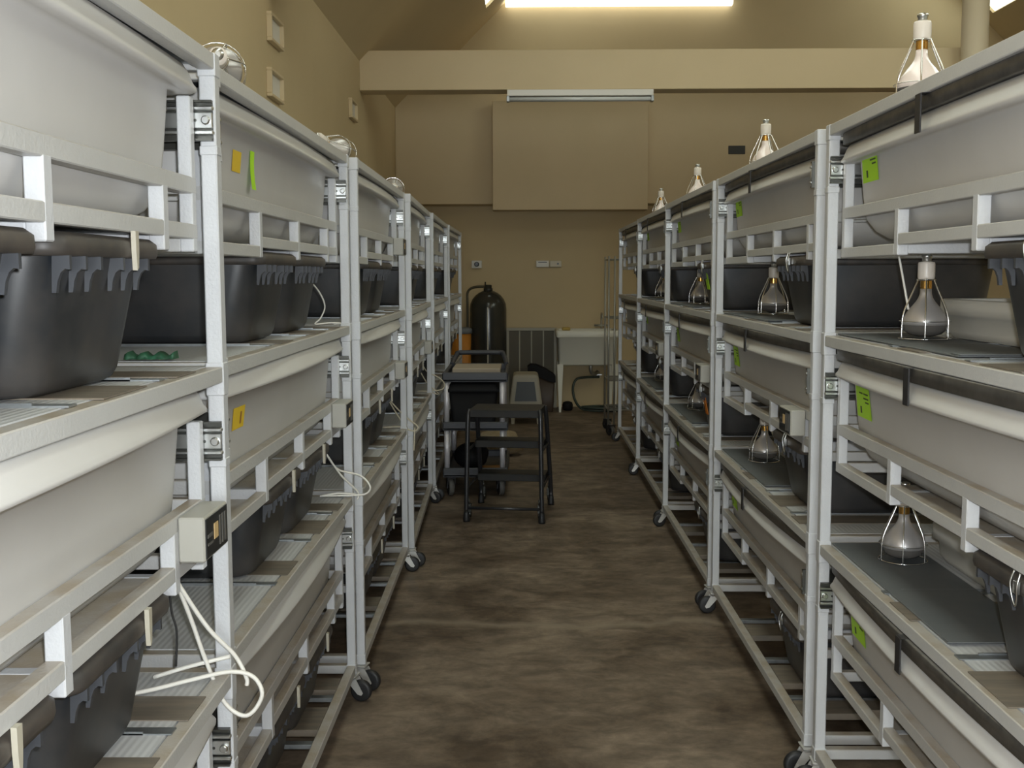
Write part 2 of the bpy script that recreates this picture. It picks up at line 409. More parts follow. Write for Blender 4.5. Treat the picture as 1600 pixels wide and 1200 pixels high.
def frame_mesh(o):
    b=MB(); lo,hi=1.545+o,1.8255+o; u0,u1=1.65+o,1.68+o; h0,h1=1.568+o,1.595+o; s1=L-.047; bv=.002
    for s in (.047,s1-.025):
        b.cur=0
        for d in (.035,.66): b.box((s,d,lo),(s+.025,d+.025,hi),bv)
        b.cur=1
        b.box((s+.0003,.06,u0),(s+.0247,.66,u1),bv); b.box((s+.0003,.06,lo),(s+.0247,.66,lo+.027),bv)
    for d in (.0345,.6605):
        b.box((.0465,d,u0),(s1+.0005,d+.026,u1),bv)
    b.box((.0468,.0342,lo-.0003),(STUBS[0]-.013,.0598,lo+.027),bv)
    b.box((STUBS[0]+.013,.0342,h0),(s1+.0003,.0598,h1),bv)
    b.box((.072,.66,lo),(s1-.025,.6845,lo+.027),bv)
    b.cur=1
    b.box((STUBS[0]+.012,.0595,1.5715+o),(STUBS[2]+.012,.662,1.5762+o)); b.box((.30,.0595,lo+.004),(STUBS[0]-.012,.662,lo+.008))
    b.cur=0
    for s in STUBS:
        b.box((s-.0135,.0338,lo-.0005),(s+.0135,.0602,u0+.004),bv)
        b.box((s-.013,.0602,1.548+o),(s+.013,.66,1.577+o),bv)
    return b.mesh('drawer_frame',[M['white'],M['rail']])  # camera-facing members keep the lighter white, rails take the dimmed copy
def slide_mesh(o,flip,d0=.004):
    """flip False: mounted on the s=0 end (faces +s); True: on the s=L end."""
    b=MB(); z0,z1=1.748+o,1.822+o; f=(lambda s:L-s) if flip else (lambda s:s)
    def bx(s0,s1,d0,d1,za,zb,bev=0.0): b.box((f(s0),d0,za),(f(s1),d1,zb),bev)
    b.cur=0; bx(.0305,.033,d0,.68,z0,z1)
    bx(.033,.044,d0,.68,z0,z0+.004); bx(.033,.044,d0,.68,z1-.004,z1)
    b.cur=1; bx(.034,.0445,d0-.003,.66,z0+.011,z0+.019,.002); bx(.034,.0445,d0-.003,.66,z1-.019,z1-.011,.002)
    bx(.036,.0435,d0-.001,.66,z0+.023,z1-.023,.001)
    c=(f(.0435),.014,(z0+z1)/2); sg=-1 if flip else 1
    b.lathe([(.0085,0),(.0085,sg*.004),(.006,sg*.007)],c=c,n=12,axis='x',cap0=True,cap1=True)
    b.cur=0; b.lathe([(.003,0),(.003,sg*.001)],c=(f(.0435),.034,(z0+z1)/2),n=8,axis='x',cap0=True,cap1=True)
    return b.mesh('slide',[M['slidedark'],M['zinc']])
def fork_mesh():
    b=MB(); b.box((-.026,-.022,.091),(.026,.022,.096),.001); b.cyl((0,0,.082),(0,0,.092),.016,12)
    for x in (-.018,.018):
        poly=[(-.020,.084),(.020,.084),(.046,.034),(.040,.026),(.026,.030)]
        b.prism(poly,lambda p:(x-.0015,p[0],p[1]),lambda p:(x+.0015,p[0],p[1]))
    b.box((-.0195,-.020,.080),(.0195,.020,.085),.001); b.cyl((-.022,.034,.0385),(.022,.034,.0385),.005,8)
    return b.mesh('fork',M['fork'])
def wheel_mesh():
    b=MB(); b.cur=0; b.lathe([(.012,-.012),(.030,-.013),(.036,-.011),(.0385,-.006),(.0385,.006),(.036,.011),(.030,.013),(.012,.012)],c=(0,.034,.0385),n=24,axis='x',cap0=True,cap1=True)
    return b.mesh('wheel',M['rubber'])
P_['post']=post_mesh(); P_['ring']=[ring_mesh(z) for z in TOPS]
P_['white_panel']=[panel_mesh(z,M['ribbed']) for z in TOPS[1:]]
P_['top_panel']=panel_mesh(1.900,M['galv'])
P_['frame']=[frame_mesh(o) for o in ZO]
P_['slide0']={sd:[slide_mesh(o,False,d) for o in ZO] for sd,d in (('left',.004),('right',.003))}; P_['slide1']={sd:[slide_mesh(o,True,d) for o in ZO] for sd,d in (('left',.004),('right',-.008))}
P_['fork']=fork_mesh(); P_['wheel']=wheel_mesh()
P_['tape']=[[strip_mesh(z,a,c,M['tan']) for a,c in ((.60,.74),(1.06,1.24),(1.39,1.5))] for z in TOPS[1:]]
P_['bar']=[[bar_mesh(z,s) for s in (.505,.965,1.33)] for z in TOPS[1:]]

def make_rack(label, loc, rotz, group, k):
    side='left' if k<20 else 'right'
    t=thing('tub_rack',label,'rack',loc,(0,0,rotz),group)
    for (s,d) in ((0,0),(L-.03,0),(0,D-.03),(L-.03,D-.03)): obj('post',P_['post'],t,(s,d,0))
    obj('top_frame',P_['ring'][0],t)
    obj('top_panel',P_['top_panel'],t)
    for i in range(3):
        sf=obj('shelf_frame',P_['ring'][i+1],t)
        sp=obj('shelf',P_['white_panel'][i],t) if i<2 else sf
        for q in range(3):
            obj('heat_strip',P_['tape'][i][q],sp)['label']='brown strip across the shelf'
            obj('support_bar',P_['bar'][i][q],sp)
        fr=obj('drawer_frame',P_['frame'][i],t)
        for nm in ('slide0','slide1'):
            obj('drawer_slide',P_[nm][side][i],t)['label']='bare steel drawer slide'
    rnd=random.Random(k*13+5)
    for (s,d) in ((.015,.015),(L-.015,.015),(.015,D-.015),(L-.015,D-.015)):
        c=obj('caster',P_['fork'],t,(s,d,0),(0,0,rnd.uniform(0,6.28))); c['label']='black-wheeled steel caster'
        if d<.1:    # front casters swung into the aisle as the picture shows
            c.rotation_euler=(0,0,pi+rnd.uniform(-.35,.3))
        obj('wheel',P_['wheel'],c)
    return t

# ---- grey tubs
def rrect(s0,s1,d0,d1,z,r,bow,nl=14,nc=5,ns=4):
    """rounded rectangle ring, front side at d0 bowed outward by bow."""
    pts=[]
    def arc(cx,cy,a0):
        for i in range(nc+1):
            a=a0+pi/2*i/nc; pts.append([cx+r*cos(a),cy+r*sin(a)])
    arc(s0+r,d0+r,pi)
    for i in range(1,nl): pts.append([s0+r+(s1-s0-2*r)*i/nl,d0])
    arc(s1-r,d0+r,1.5*pi)
    for i in range(1,ns): pts.append([s1,d0+r+(d1-d0-2*r)*i/ns])
    arc(s1-r,d1-r,0)
    for i in range(1,nl): pts.append([s1-r-(s1-s0-2*r)*i/nl,d1])
    arc(s0+r,d1-r,pi/2)
    for i in range(1,ns): pts.append([s0,d1-r-(d1-d0-2*r)*i/ns])
    cs=(s0+s1)/2; h=(s1-s0)/2; mid=(d0+d1)/2
    for p in pts:
        if p[1]<mid: p[1]-=bow*max(0,1-((p[0]-cs)/h)**2)
    return [(p[0],p[1],z) for p in pts]
S0,S1,D0,D1=.087,1.573,.055,.655
def tub_prof(drop):
    k=drop
    return [(.16,1.579,0,.06),(.085,1.5805,0,.06),(.050,1.591,0,.06),(.028,1.612,.001,.06),(.015,1.645,.003,.055),(.009,1.72-k*.5,.014,.05),(.002,1.828-k,.026,.05),
            (-.018,1.8275-k,.028,.045),(-.031,1.827-k,.030,.04),(-.0365,1.8305-k,.031,.04),(-.0365,1.8365-k,.031,.04),(-.032,1.843-k,.030,.04),(-.026,1.862-k,.028,.04),(-.019,1.875-k,.027,.04),(.002,1.876-k,.026,.045),(.010,1.86-k,.026,.05),(.022,1.70,.015,.06),(.05,1.60,.0,.07),(.16,1.592,0,.05)]
UP=[0,.0165,.022]; BOW=[.45,1,1]
def tub_mesh(lev,drop):
    b=MB(); rs=[]; o=ZO[lev]
    for (of,z,bow,r) in tub_prof(drop):
        if z>1.7 and of!=.022: z+=UP[lev]
        bow*=BOW[lev]
        e=of*(1.15 if z>1.63 else 2.0) if of>0 else of
        rs.append(rrect(S0+e,S1-e,D0+of,D1-of,z+o,r,bow))
    b.rings(rs,True,True,True); return b.mesh('tub',M['tub'])
def lid_mesh(lev):
    b=MB(); o=ZO[lev]+UP[lev]; rs=[]
    for (of,z) in ((-.020,1.8470),(-.034,1.8465),(-.0345,1.875),(-.033,1.8775),(-.02,1.8775)):
        rs.append(rrect(S0+of,S1-of,D0+of,D1-of,z+o,.045,.029*BOW[lev]))
    b.rings(rs,True,True,True); return b.mesh('lid',M['lid'])
def wall_d(s,z,drop,lev=0):
    pr=tub_prof(drop)[3:7]
    for a,c in zip(pr,pr[1:]):
        if a[1]<=z<=c[1]:
            t=(z-a[1])/(c[1]-a[1]); of=a[0]+(c[0]-a[0])*t; bow=a[2]+(c[2]-a[2])*t; break
    else: of,bow=(pr[0][0],pr[0][2]) if z<pr[0][1] else (pr[-1][0],pr[-1][2])
    e=of*1.15
    h=(S1-S0)/2-e; return D0+of-bow*BOW[lev]*max(0,1-((s-.83)/h)**2)
def sticker(lev,s0,s1,z0,z1,drop,m,lift=.0015,curl=0.0,name='sticker'):
    b=MB(); n=4; o=ZO[lev]
    for j in range(n+1):
        for i in range(n+1):
            s=s0+(s1-s0)*i/n; z=z0+(z1-z0)*j/n
            d=wall_d(s,z-UP[lev]*max(0,min(1,(z-1.645)/.1)),drop,lev)-lift-curl*(1-j/n)**2
            b.v.append((s,d,z+o)); 
    k=len(b.v)
    b.v+=[(x,y-.0006,z) for x,y,z in b.v]
    for j in range(n):
        for i in range(n):
            q=(j*(n+1)+i,j*(n+1)+i+1,(j+1)*(n+1)+i+1,(j+1)*(n+1)+i)
            b.face(q[::-1]); b.face(tuple(k+a for a in q))
    return b.mesh(name,m)
P_['tub']={(i,dr):tub_mesh(i,dr) for i in range(3) for dr in (0,.03)}
P_['lid']=[lid_mesh(k) for k in range(3)]
def clip_mesh(lev,s):
    b=MB(); o=ZO[lev]+UP[lev]; e=.013*(1-BOW[lev]); b.box((s-.016,-.0185+e,1.796+o),(s+.016,-.0145+e,1.8775+o),.001); b.box((s-.016,-.0145+e,1.8770+o),(s+.016,.012+e,1.8779+o)); return b.mesh('clip',M['clip'])

ORD=['nearest','second','third','fourth','fifth','farthest']
LEV=['top','middle','bottom']
def make_tub(side,i,lev,loc,rotz):
    drop=0 if side=='left' else .03
    lab='grey plastic tub in the %s drawer of the %s %s rack'%(LEV[lev],ORD[i],side)
    card=False
    if side=='right' and i<3: lab='grey tub with a green card, %s drawer of the %s right rack'%(LEV[lev],ORD[i])
    if side=='left' and i==1 and lev==0: lab='grey tub with green tape and a yellow sticker, top of the second left rack'
    if side=='left' and i==1 and lev==1: lab='grey tub with one yellow sticker, middle drawer of the second left rack'
    t=thing('storage_tub',lab,'tub',loc,(0,0,rotz),'grey tubs in the %s rack row'%side)
    obj('basin',P_['tub'][(lev,drop)],t)
    o=lev
    if side=='right':
        obj('lid',P_['lid'][lev],t)['label']='dull metal lid edge over the rim'
        obj('clip',P_['clip'][lev],t)['label']='black strap clip over the lid'
        if i<4:
            z0={0:1.738,1:1.717,2:1.715}[lev]; s0=.155
            if i==3: z0,s0=1.745,.17
            k=obj('card',sticker(o,s0,s0+.135,z0,z0+.082,drop,M['green']),t); k['label']='fluorescent green card with dark print'
            b=MB()
            for (a,w,h) in ((.012,.05,.066),(.012,.035,.056),(.07,.03,.066),(.012,.04,.046)):
                pass
            for (a0,a1,h0,h1) in ((.012,.055,.064,.068),(.065,.10,.064,.068),(.012,.06,.052,.056),(.012,.045,.042,.046),(.085,.098,.012,.03)):
                q=sticker(o,s0+.135-a1,s0+.135-a0,z0+h0,z0+h1,drop,M['ink'],.0024); 
                obj('print',q,k)
    if side=='left' and i==1 and lev==0:
        obj('tape',sticker(o,.475,.512,1.705,1.795,drop,M['green'],.002,.012,'tape'),t)['label']='curling strip of green tape'
        obj('sticker',sticker(o,.33,.40,1.735,1.782,drop,M['yellow']),t)['label']='yellow sticker'
    if side=='left' and i==1 and lev==1:
        k=obj('sticker',sticker(o,.26,.35,1.752,1.802,drop,M['yellow']),t); k['label']='yellow sticker with a red mark'
        obj('print',sticker(o,.315,.325,1.762,1.790,drop,M['wood'],.0024),k)
    return t
P_['clip']=[clip_mesh(k,.75) for k in range(3)]

# ---- black bins
def bin_body():
    b=MB(); rs=[]
    for (h,d0,d1,z,r) in ((.14,.14,.57,0,.05),(.168,.108,.60,.001,.06),(.179,.096,.612,.008,.062),(.184,.089,.618,.022,.062),(.2,.056,.64,.195,.058),(.2,.056,.64,.2,.058)):
        rs.append(rrect(-h,h,d0,d1,z,r,0,4,6,4))
    b.rings(rs,True,True,True); return b.mesh('bin_body',M['black'])
def bin_rim():
    b=MB(); rs=[]
    for (h,d0,d1,z,r) in ((.198,.058,.639,.194,.05),(.211,.036,.652,.195,.035),(.2135,.034,.654,.203,.035),(.2125,.035,.653,.218,.035),(.204,.044,.644,.2265,.035),(.18,.066,.62,.227,.035)):
        rs.append(rrect(-h,h,d0,d1,z,r,0,4,6,4))
    b.rings(rs,True,True,True); return b.mesh('bin_rim',M['rim'])
def bin_lugs():
    b=MB()
    for g0,n in ((-.172,3),(.030,3)):
        w=.056
        for k in range(n):
            a=g0+k*w
            b.prism([(.0365,.196),(.0365,.176),(.043,.177),(.049,.172),(.0535,.161),(.056,.145),(.062,.145),(.060,.196)],lambda p:(a,p[0],p[1]),lambda p:(a+.008,p[0],p[1]))
    return b.mesh('bin_lugs',M['lug'])
def bin_clip_left():
    b=MB(); poly=[(-.007,.236),(.008,.236),(.007,.205),(.004,.180),(-.003,.176),(-.006,.205)]
    b.prism(poly,lambda p:(p[0],.026,p[1]),lambda p:(p[0],.0335,p[1])); return b.mesh('bin_clip',M['beigeclip'])
def bin_clip_right():
    b=MB(); b.tube(smooth_path([(-.012,.030,.236),(-.014,.024,.215),(-.010,.026,.19),(0,.028,.175),(.010,.026,.19),(.014,.024,.215),(.012,.030,.236)],4),.002,6)
    b.box((-.008,.026,.196),(.008,.033,.22),.001); return b.mesh('bin_clip',M['zinc'])
P_['bin']=(bin_body(),bin_rim(),bin_lugs()); P_['cl']=bin_clip_left(); P_['cr']=bin_clip_right()
SHELF=['upper','lower','bottom']
def make_bin(lab,rack,s,z,side,cofs=.09,grp=None,clip=True):
    mw=rack.matrix_basis; p=mw@Vector((s,0,z))
    t=thing('storage_bin',lab,'bin',p,(0,0,rack.rotation_euler[2]),grp)
    obj('body',P_['bin'][0],t); obj('rim',P_['bin'][1],t); obj('lug_skirt',P_['bin'][2],t)
    if not clip: return t
    c=obj('clip',P_['cl' if side=='left' else 'cr'],t,(cofs,0,0)); c['label']='beige plastic clip' if side=='left' else 'bent wire clip'
    return t

# ---- heat lamps
def lamp_meshes():
    m={}
    b=MB(); b.lathe([(.016,.148),(.0195,.150),(.0205,.156),(.0205,.186),(.019,.191),(.010,.193)],n=20,cap0=True,cap1=True); m['socket']=b.mesh('socket',M['porcelain'])
    b=MB(); b.lathe([(.009,.193),(.011,.195),(.011,.201),(.013,.203),(.013,.208),(.006,.211)],n=14,cap0=True,cap1=True); m['cap']=b.mesh('cap',M['zinc'])
    b=MB(); pr=[]
    for k in range(6): z=.147-k*.004; pr+=[(.0145,z),(.0130,z-.002)]
    b.lathe(pr,n=18,cap0=True,cap1=True); m['thread']=b.mesh('thread',M['brass'])
    prof=[(.0135,.126),(.0140,.114),(.017,.104),(.023,.094),(.034,.081),(.045,.066),(.0525,.050),(.0545,.037)]
    for key,mm in (('bulb',M['silverbulb']),('bulb_white',M['whitebulb'])):
        b=MB(); b.lathe(prof,n=28,cap0=True,cap1=True); m[key]=b.mesh('bulb',mm)
    b=MB(); b.lathe([(.0545,.037),(.051,.024),(.040,.014),(.02,.008),(.002,.006)],n=28,cap1=True); m['lens']=b.mesh('lens',M['lens'])
    b=MB(); n=6
    for k in range(n):
        a=2*pi*k/n+.2; u=(cos(a),sin(a))
        pts=smooth_path([(u[0]*r,u[1]*r,z) for r,z in ((.021,.150),(.024,.142),(.038,.112),(.054,.078),(.0605,.055),(.062,.03),(.062,.002))],4)
        b.tube(pts,.0021,6)
    for r,z,t in ((.0215,.148,.002),(.0612,.046,.0012),(.062,.003,.0018)):
        b.tube([(r*cos(2*pi*i/28),r*sin(2*pi*i/28),z) for i in range(28)],t,6,closed=True)
    m['guard']=b.mesh('guard',M['chrome']); return m
LM=lamp_meshes()
def heat_lamp(lab,loc,rot=(0,0,0),white=False,cord=None,grp=None):
    t=thing('heat_lamp',lab,'lamp',loc,rot,grp)
    obj('socket',LM['socket'],t); obj('cord_cap',LM['cap'],t); obj('screw_thread',LM['thread'],t)['label']='brass screw thread'
    bl=obj('bulb',LM['bulb_white' if white else 'bulb'],t); obj('lens',LM['lens'],bl)
    obj('wire_guard',LM['guard'],t)['label']='open chrome wire guard'
    if cord:
        b=MB(); b.tube(smooth_path(cord,5),.0028,6); obj('cord',b.mesh('cord',M['cable']),t)
    return t

# ---- control boxes on the drawer fronts
def box_mesh():
    b=MB(); b.box((0,-.013,0),(.15,.0335,.08),.003); return b.mesh('housing',M['boxbeige'])
def face_meshes():
    b=MB(); b.box((.006,-.0145,.005),(.144,-.0128,.075)); f=b.mesh('faceplate',M['boxface'])
    b=MB(); b.box((.055,-.0155,.030),(.080,-.0143,.058)); a=b.mesh('label_patch',M['amber'])
    b=MB()
    for k in range(3): b.box((.090+.017*k,-.0153,.012),(.099+.017*k,-.0143,.066))
    b.box((.015,-.0153,.040),(.045,-.0143,.046)); b.box((.015,-.0153,.026),(.05,-.0143,.030))
    s=b.mesh('slots',M['tread']); return f,a,s
P_['cb']=box_mesh(); P_['cf']=face_meshes()
def control_box(lab,rack,s,z):
    p=rack.matrix_basis@Vector((s,0,z))
    t=thing('thermostat_box',lab,'thermostat',p,(0,0,rack.rotation_euler[2]),'control boxes clipped to the drawers')
    obj('housing',P_['cb'],t); f=obj('faceplate',P_['cf'][0],t); f['label']='black faceplate'
    obj('label_patch',P_['cf'][1],f); obj('slots',P_['cf'][2],f)
    return t

# ------------------------------------------------------------------ the two rows
PITCH=1.732
LEFTX=[(-.566,-.566),(-.592,-.592),(-.573,-.583),(-.561,-.597),(-.584,-.600),(-.590,-.585)]
LN=['nearest','second','third','fourth','fifth','farthest']
left=[]
for i,(xn,xf) in enumerate(LEFTX):
    y0=.47+PITCH*i; a=math.atan2(xn-xf,L)        # + swings the far end towards -x
    lab=['white steel tub rack filling the left edge of the view','white steel tub rack, second in the left row','white steel tub rack, third in the left row','white steel tub rack, fourth in the left row','white steel tub rack, fifth in the left row','white steel tub rack at the far end of the left row'][i]
    r=make_rack(lab,(xn,y0,0),pi/2+a,'white racks of the left row',i); left.append(r)
RIGHTX=[.843,.838,.835,.85,.862]
RN=['nearest','second','third','fourth','farthest']
right=[]
for i,x in enumerate(RIGHTX):
    y1=3.16+PITCH*i
    lab=['white steel tub rack filling the right edge of the view','white steel tub rack, second in the right row','white steel tub rack, third in the right row','white steel tub rack, fourth in the right row','white steel tub rack at the far end of the right row'][i]
    r=make_rack(lab,(x,y1,0),-pi/2,'white racks of the right row',20+i); right.append(r)
for side,rows in (('left',left),('right',right)):
    for i,r in enumerate(rows):
        if side=='right' and i==4: ORD[4]='farthest'
        for lev in range(3): make_tub(side,i,lev,r.location,r.rotation_euler[2])
        ORD[4]='fifth'
BZ=[1.3335,.7395,.1345]
for i,r in enumerate(left):
    for lev in range(3):
        for s,w in ((.73,'nearer'),(1.195,'farther')):
            if lev==2 and (i==0 or (i==5 and w=='farther')): continue     # out of sight
            make_bin(('black bin on the %s shelf of the %s left rack, %s of its pair'%(SHELF[lev],LN[i],w)) if not (lev==2 and i==5) else 'black bin on the bottom shelf of the farthest left rack',r,s,BZ[lev],'left',.065,'black bins in the left rack row',lev>0 or i==0)
for i,r in enumerate(right):
    for lev in range(3):
        if lev==2 and i==0: continue
        tb=make_bin('black bin %son the %s shelf of the %s right rack'%({(2,0):'with a green card ',(2,1):'with an orange card '}.get((i,lev),''),SHELF[lev],RN[i]),r,1.195,BZ[lev],'right',.02,'black bins in the right rack row')
        if i==2 and lev<2:
            x0,z0,cm,cl=((-.095,.095,'green','fluorescent green card') if lev==0 else (-.115,.075,'orangecard','orange card'))
            b=MB(); q=lambda z,o:(.056+.185*(.2-z)-o,z)
            b.prism([q(z0,.0008),q(z0+.085,.0008),q(z0+.085,.0035),q(z0,.0035)],lambda p:(x0,p[0],p[1]),lambda p:(x0+.07,p[0],p[1]))
            obj('card',b.mesh('card',M[cm]),tb)['label']=cl

# mats, lamps, trays on the right shelves
for i,r in enumerate(right[:4]):
    for lev in (0,1):
        b=MB(); b.box((.035,.034,0),(.90,.25,.004),.001); b.box((.86,.034,.0042),(.91,.24,.007),.001)
        o=obj('shelf_mat',b.mesh('shelf_mat',M['mat']),None,r.matrix_basis@Vector((0,0,BZ[lev]-.0005)),r.rotation_euler)
        tag(o,'dark rubber mat on the %s shelf of the %s right rack'%(SHELF[lev],RN[i]),'mat','dark mats on the right shelves')
        ls,ld=[(.37,.155),(.26,.165),(.33,.16),(.33,.16)][i] if lev==0 else [(.235,.165),(.37,.145),(.33,.16),(.33,.16)][i]
        if i==1 and lev==0: ls,ld=.30,.185
        p=r.matrix_basis@Vector((ls,ld,BZ[lev]+.0045))
        cord=[(.005,0,.208),(.03,.03,.20),(.05,.10,.205)] if lev else [(-.045,-.01,.075),(-.055,.0,.14),(-.062,.02,.205)]
        heat_lamp('silver heat lamp on the %s shelf of the %s right rack'%(SHELF[lev],RN[i]),p,(0,0,.3*i),False,cord if i==0 and lev==0 else None,'heat lamps standing on the right racks')
for i,(x,y) in enumerate(((.945,2.72),(.965,4.52),(.975,6.32),(.985,8.05))):
    heat_lamp('heat lamp standing on top of the %s right rack'%RN[i],(x,y,1.9085-.0075),(0,0,.5*i),True,None,'heat lamps standing on the right racks')
for lev in (0,1):
    b=MB(); rs=[]
    for (o,z) in ((.03,0),(.015,.002),(.004,.02),(0,.06),(-.012,.062),(-.012,.10),(-.004,.103),(.008,.10),(.014,.02)):
        rs.append(rrect(.20+o,.98-o,.262+o,.60-o,z,.03,0,4,4,4))
    b.rings(rs,True,True,True)
    o=obj('shelf_tray',b.mesh('shelf_tray',M['plaswhite']),None,right[0].matrix_basis@Vector((0,0,BZ[lev])),right[0].rotation_euler)
    tag(o,'shallow white tray behind the heat lamp, %s shelf of the nearest right rack'%SHELF[lev],'tray')
# lamps lying on the left racks
for (loc,rot,lab) in (((-.70,2.63,1.963),(R(88),0,R(15)),'heat lamp lying on the second left rack by its near post'),
                      ((-.70,4.42,1.966),(R(75),0,R(-20)),'heat lamp lying on the third left rack, wire ring upright'),
                      ((-.70,6.12,1.963),(R(90),0,R(8)),'heat lamp lying on the fourth left rack')):
    l=heat_lamp(lab,loc,rot,False,None,'heat lamps lying on the left racks')
# control boxes
for rr,s,z,lab in ((left[0],1.435,1.003,'beige control box with black face on the nearest left rack'),(left[1],1.435,1.003,'beige control box with black face on the second left rack'),
               (left[2],1.435,1.003,'beige control box on the middle drawer of the third left rack'),(left[2],1.435,1.598,'beige control box on the top drawer of the third left rack'),
               (left[3],1.435,1.003,'beige control box on the fourth left rack'),
               (right[1],1.31,1.003,'beige control box with black face on the second right rack'),(right[2],1.31,1.003,'beige control box on the third right rack'),(right[3],1.31,1.003,'beige control box on the fourth right rack')):
    control_box(lab,rr,s,z)
# power cords
def cord(lab,paths,r,m,grp='loose cords on the left racks'):
    b=MB()
    for p in paths: b.tube(smooth_path(p,6),r,8)
    o=obj('power_cord',b.mesh('power_cord',m)); tag(o,lab,'cord',grp)
cord('thick white power cord looping over the lower shelf of the nearest left rack',[
 [(-.640,2.0,.955),(-.638,2.02,.928),(-.622,2.04,.86),(-.603,2.06,.775),(-.572,2.07,.688),(-.530,2.07,.662),(-.500,2.07,.701),(-.515,2.07,.738),(-.556,2.06,.752),(-.62,2.03,.748),(-.69,1.98,.745),(-.78,1.93,.744)],
 [(-.636,2.0,.955),(-.634,2.02,.928),(-.590,2.04,.843),(-.550,2.07,.781),(-.53,2.075,.735),(-.53,2.075,.72)],
 [(-.70,2.05,.745),(-.629,2.06,.764),(-.560,2.075,.777)]],.0042,M['cable'])
cord('short black wire hanging by the bin of the nearest left rack',[[(-.634,1.955,.945),(-.632,1.96,.897),(-.626,1.965,.861),(-.631,1.97,.795)]],.0022,M['cableb'])
cord('white power cord looping out from the second left rack',[
 [(-.664,3.74,.90),(-.632,3.78,.841),(-.562,3.82,.812),(-.529,3.82,.774),(-.545,3.82,.748),(-.596,3.81,.745),(-.70,3.80,.745)],
 [(-.664,3.74,.90),(-.621,3.78,.819),(-.575,3.83,.755),(-.575,3.83,.725)],
 [(-.58,3.83,.745),(-.64,3.81,.752),(-.70,3.80,.744)]],.0034,M['cable'])
cord('cream power cord tangled at the post of the third left rack',[
 [(-.67,5.5,.90),(-.594,5.58,.798),(-.537,5.6,.75),(-.531,5.6,.73),(-.556,5.6,.72),(-.618,5.57,.745),(-.70,5.55,.744)],
 [(-.67,5.5,.90),(-.633,5.56,.815),(-.601,5.58,.76)],[(-.545,5.6,.735),(-.548,5.6,.68),(-.551,5.6,.62)]],.0038,M['cablew'])
cord('cream power cord sticking out from the fourth left rack',[
 [(-.66,7.28,.93),(-.623,7.32,.869),(-.56,7.35,.835),(-.519,7.36,.793),(-.532,7.36,.752),(-.608,7.33,.745),(-.69,7.3,.745)],
 [(-.665,7.3,.865),(-.624,7.32,.793),(-.553,7.36,.72),(-.61,7.36,.735)]],.004,M['cablew'])
cord('thin grey wire curled on the upper shelf of the second left rack',[
 [(-.70,3.62,1.50),(-.672,3.70,1.45),(-.660,3.74,1.40),(-.675,3.74,1.36),(-.69,3.72,1.341),(-.65,3.76,1.343),(-.615,3.78,1.341),(-.64,3.79,1.338)]],.0025,M['cable'])
# green strip on the second left rack
b=MB()
rs=[]
for k in range(13):
    t=k/12; x=-.80+.10*t; w=.02*(1+.3*sin(k*2.1)); h=.010+.005*sin(k*1.7)
    rs.append([(x,2.25-w,1.3345),(x,2.25-w*.6,1.3345+h),(x,2.25+w*.6,1.3345+h*1.1),(x,2.25+w,1.3345)])
b.rings(rs,True,True,True)
tag(obj('plastic_plant',b.mesh('plastic_plant',M['greennet'])),'dark green plastic leaf strip on the second left rack shelf','plant')

# ------------------------------------------------------------------ things in the aisle
def tray(b,x0,x1,y0,y1,z0,z1,wall=.025,bev=.008):
    b.box((x0,y0,z0),(x1,y1,z0+.02),bev*.5); b.box((x0,y0,z0),(x1,y0+wall,z1),bev); b.box((x0,y1-wall,z0),(x1,y1,z1),bev)
    b.box((x0,y0+wall*.7,z0),(x0+wall,y1-wall*.7,z1),bev); b.box((x1-wall,y0+wall*.7,z0),(x1,y1-wall*.7,z1),bev)
t=thing('utility_cart','charcoal three-tier utility cart with silver uprights beside the left racks','cart',(-.325,7.9,0))
X0,X1,Y0,Y1=-.218,.225,-.40,.42
for z0,z1 in ((.785,.85),(.455,.515),(.135,.20)):
    b=MB(); tray(b,X0,X1,Y0,Y1,z0,z1); obj('tray',b.mesh('tray',M['cart']),t)
for x in (X0+.028,X1-.038):
    for y in (Y0+.03,Y1-.03):
        b=MB()
        for z0,z1 in ((.20,.458),(.515,.788)): b.cyl((x,y,z0),(x,y,z1),.019,14)
        obj('upright',b.mesh('upright',M['alu']),t)['label']='silver upright'
b=MB()
hp=[(X0+.02,Y1-.08,.845),(X0+.03,Y1+.06,.875),(X0+.05,Y1+.12,.91),(X0+.08,Y1+.13,.92),(X1-.08,Y1+.13,.92),(X1-.05,Y1+.12,.91),(X1-.03,Y1+.06,.875),(X1-.02,Y1-.08,.845)]
b.tube(smooth_path(hp,4),.018,10); obj('handle',b.mesh('handle',M['cart']),t)
def wheel_unit(t,x,y,r,w,m_fork,rz,name='caster',post=.11):
    b=MB(); b.box((-.03,-.03,post-.006),(.03,.03,post),.001); b.box((-w*.8,-.025,r+.02),(-w*.62,.03,post-.004),.001); b.box((w*.62,-.025,r+.02),(w*.8,.03,post-.004),.001); b.box((-w*.8,-.025,post-.014),(w*.8,.03,post-.005),.001)
    b.cyl((-w*.85,.01,r),(w*.85,.01,r),.006,8); b.box((-w*.8,-.002,r-.01),(-w*.62,.022,r+.03)); b.box((w*.62,-.002,r-.01),(w*.8,.022,r+.03))
    c=obj(name,b.mesh('fork',m_fork),t,(x,y,0),(0,0,rz))
    b=MB(); b.cur=0; b.lathe([(.01,-w*.45),(r*.72,-w*.5),(r*.9,-w*.5)],c=(0,.01,r),n=24,axis='x',cap0=True); b.lathe([(.01,w*.45),(r*.72,w*.5),(r*.9,w*.5)],c=(0,.01,r),n=24,axis='x',cap0=True)
    b.cur=1; b.lathe([(r*.9,-w*.5),(r,-w*.35),(r,w*.35),(r*.9,w*.5)],c=(0,.01,r),n=24,axis='x')
    obj('wheel',b.mesh('wheel',[M['rubber'],M['tread']]),c)
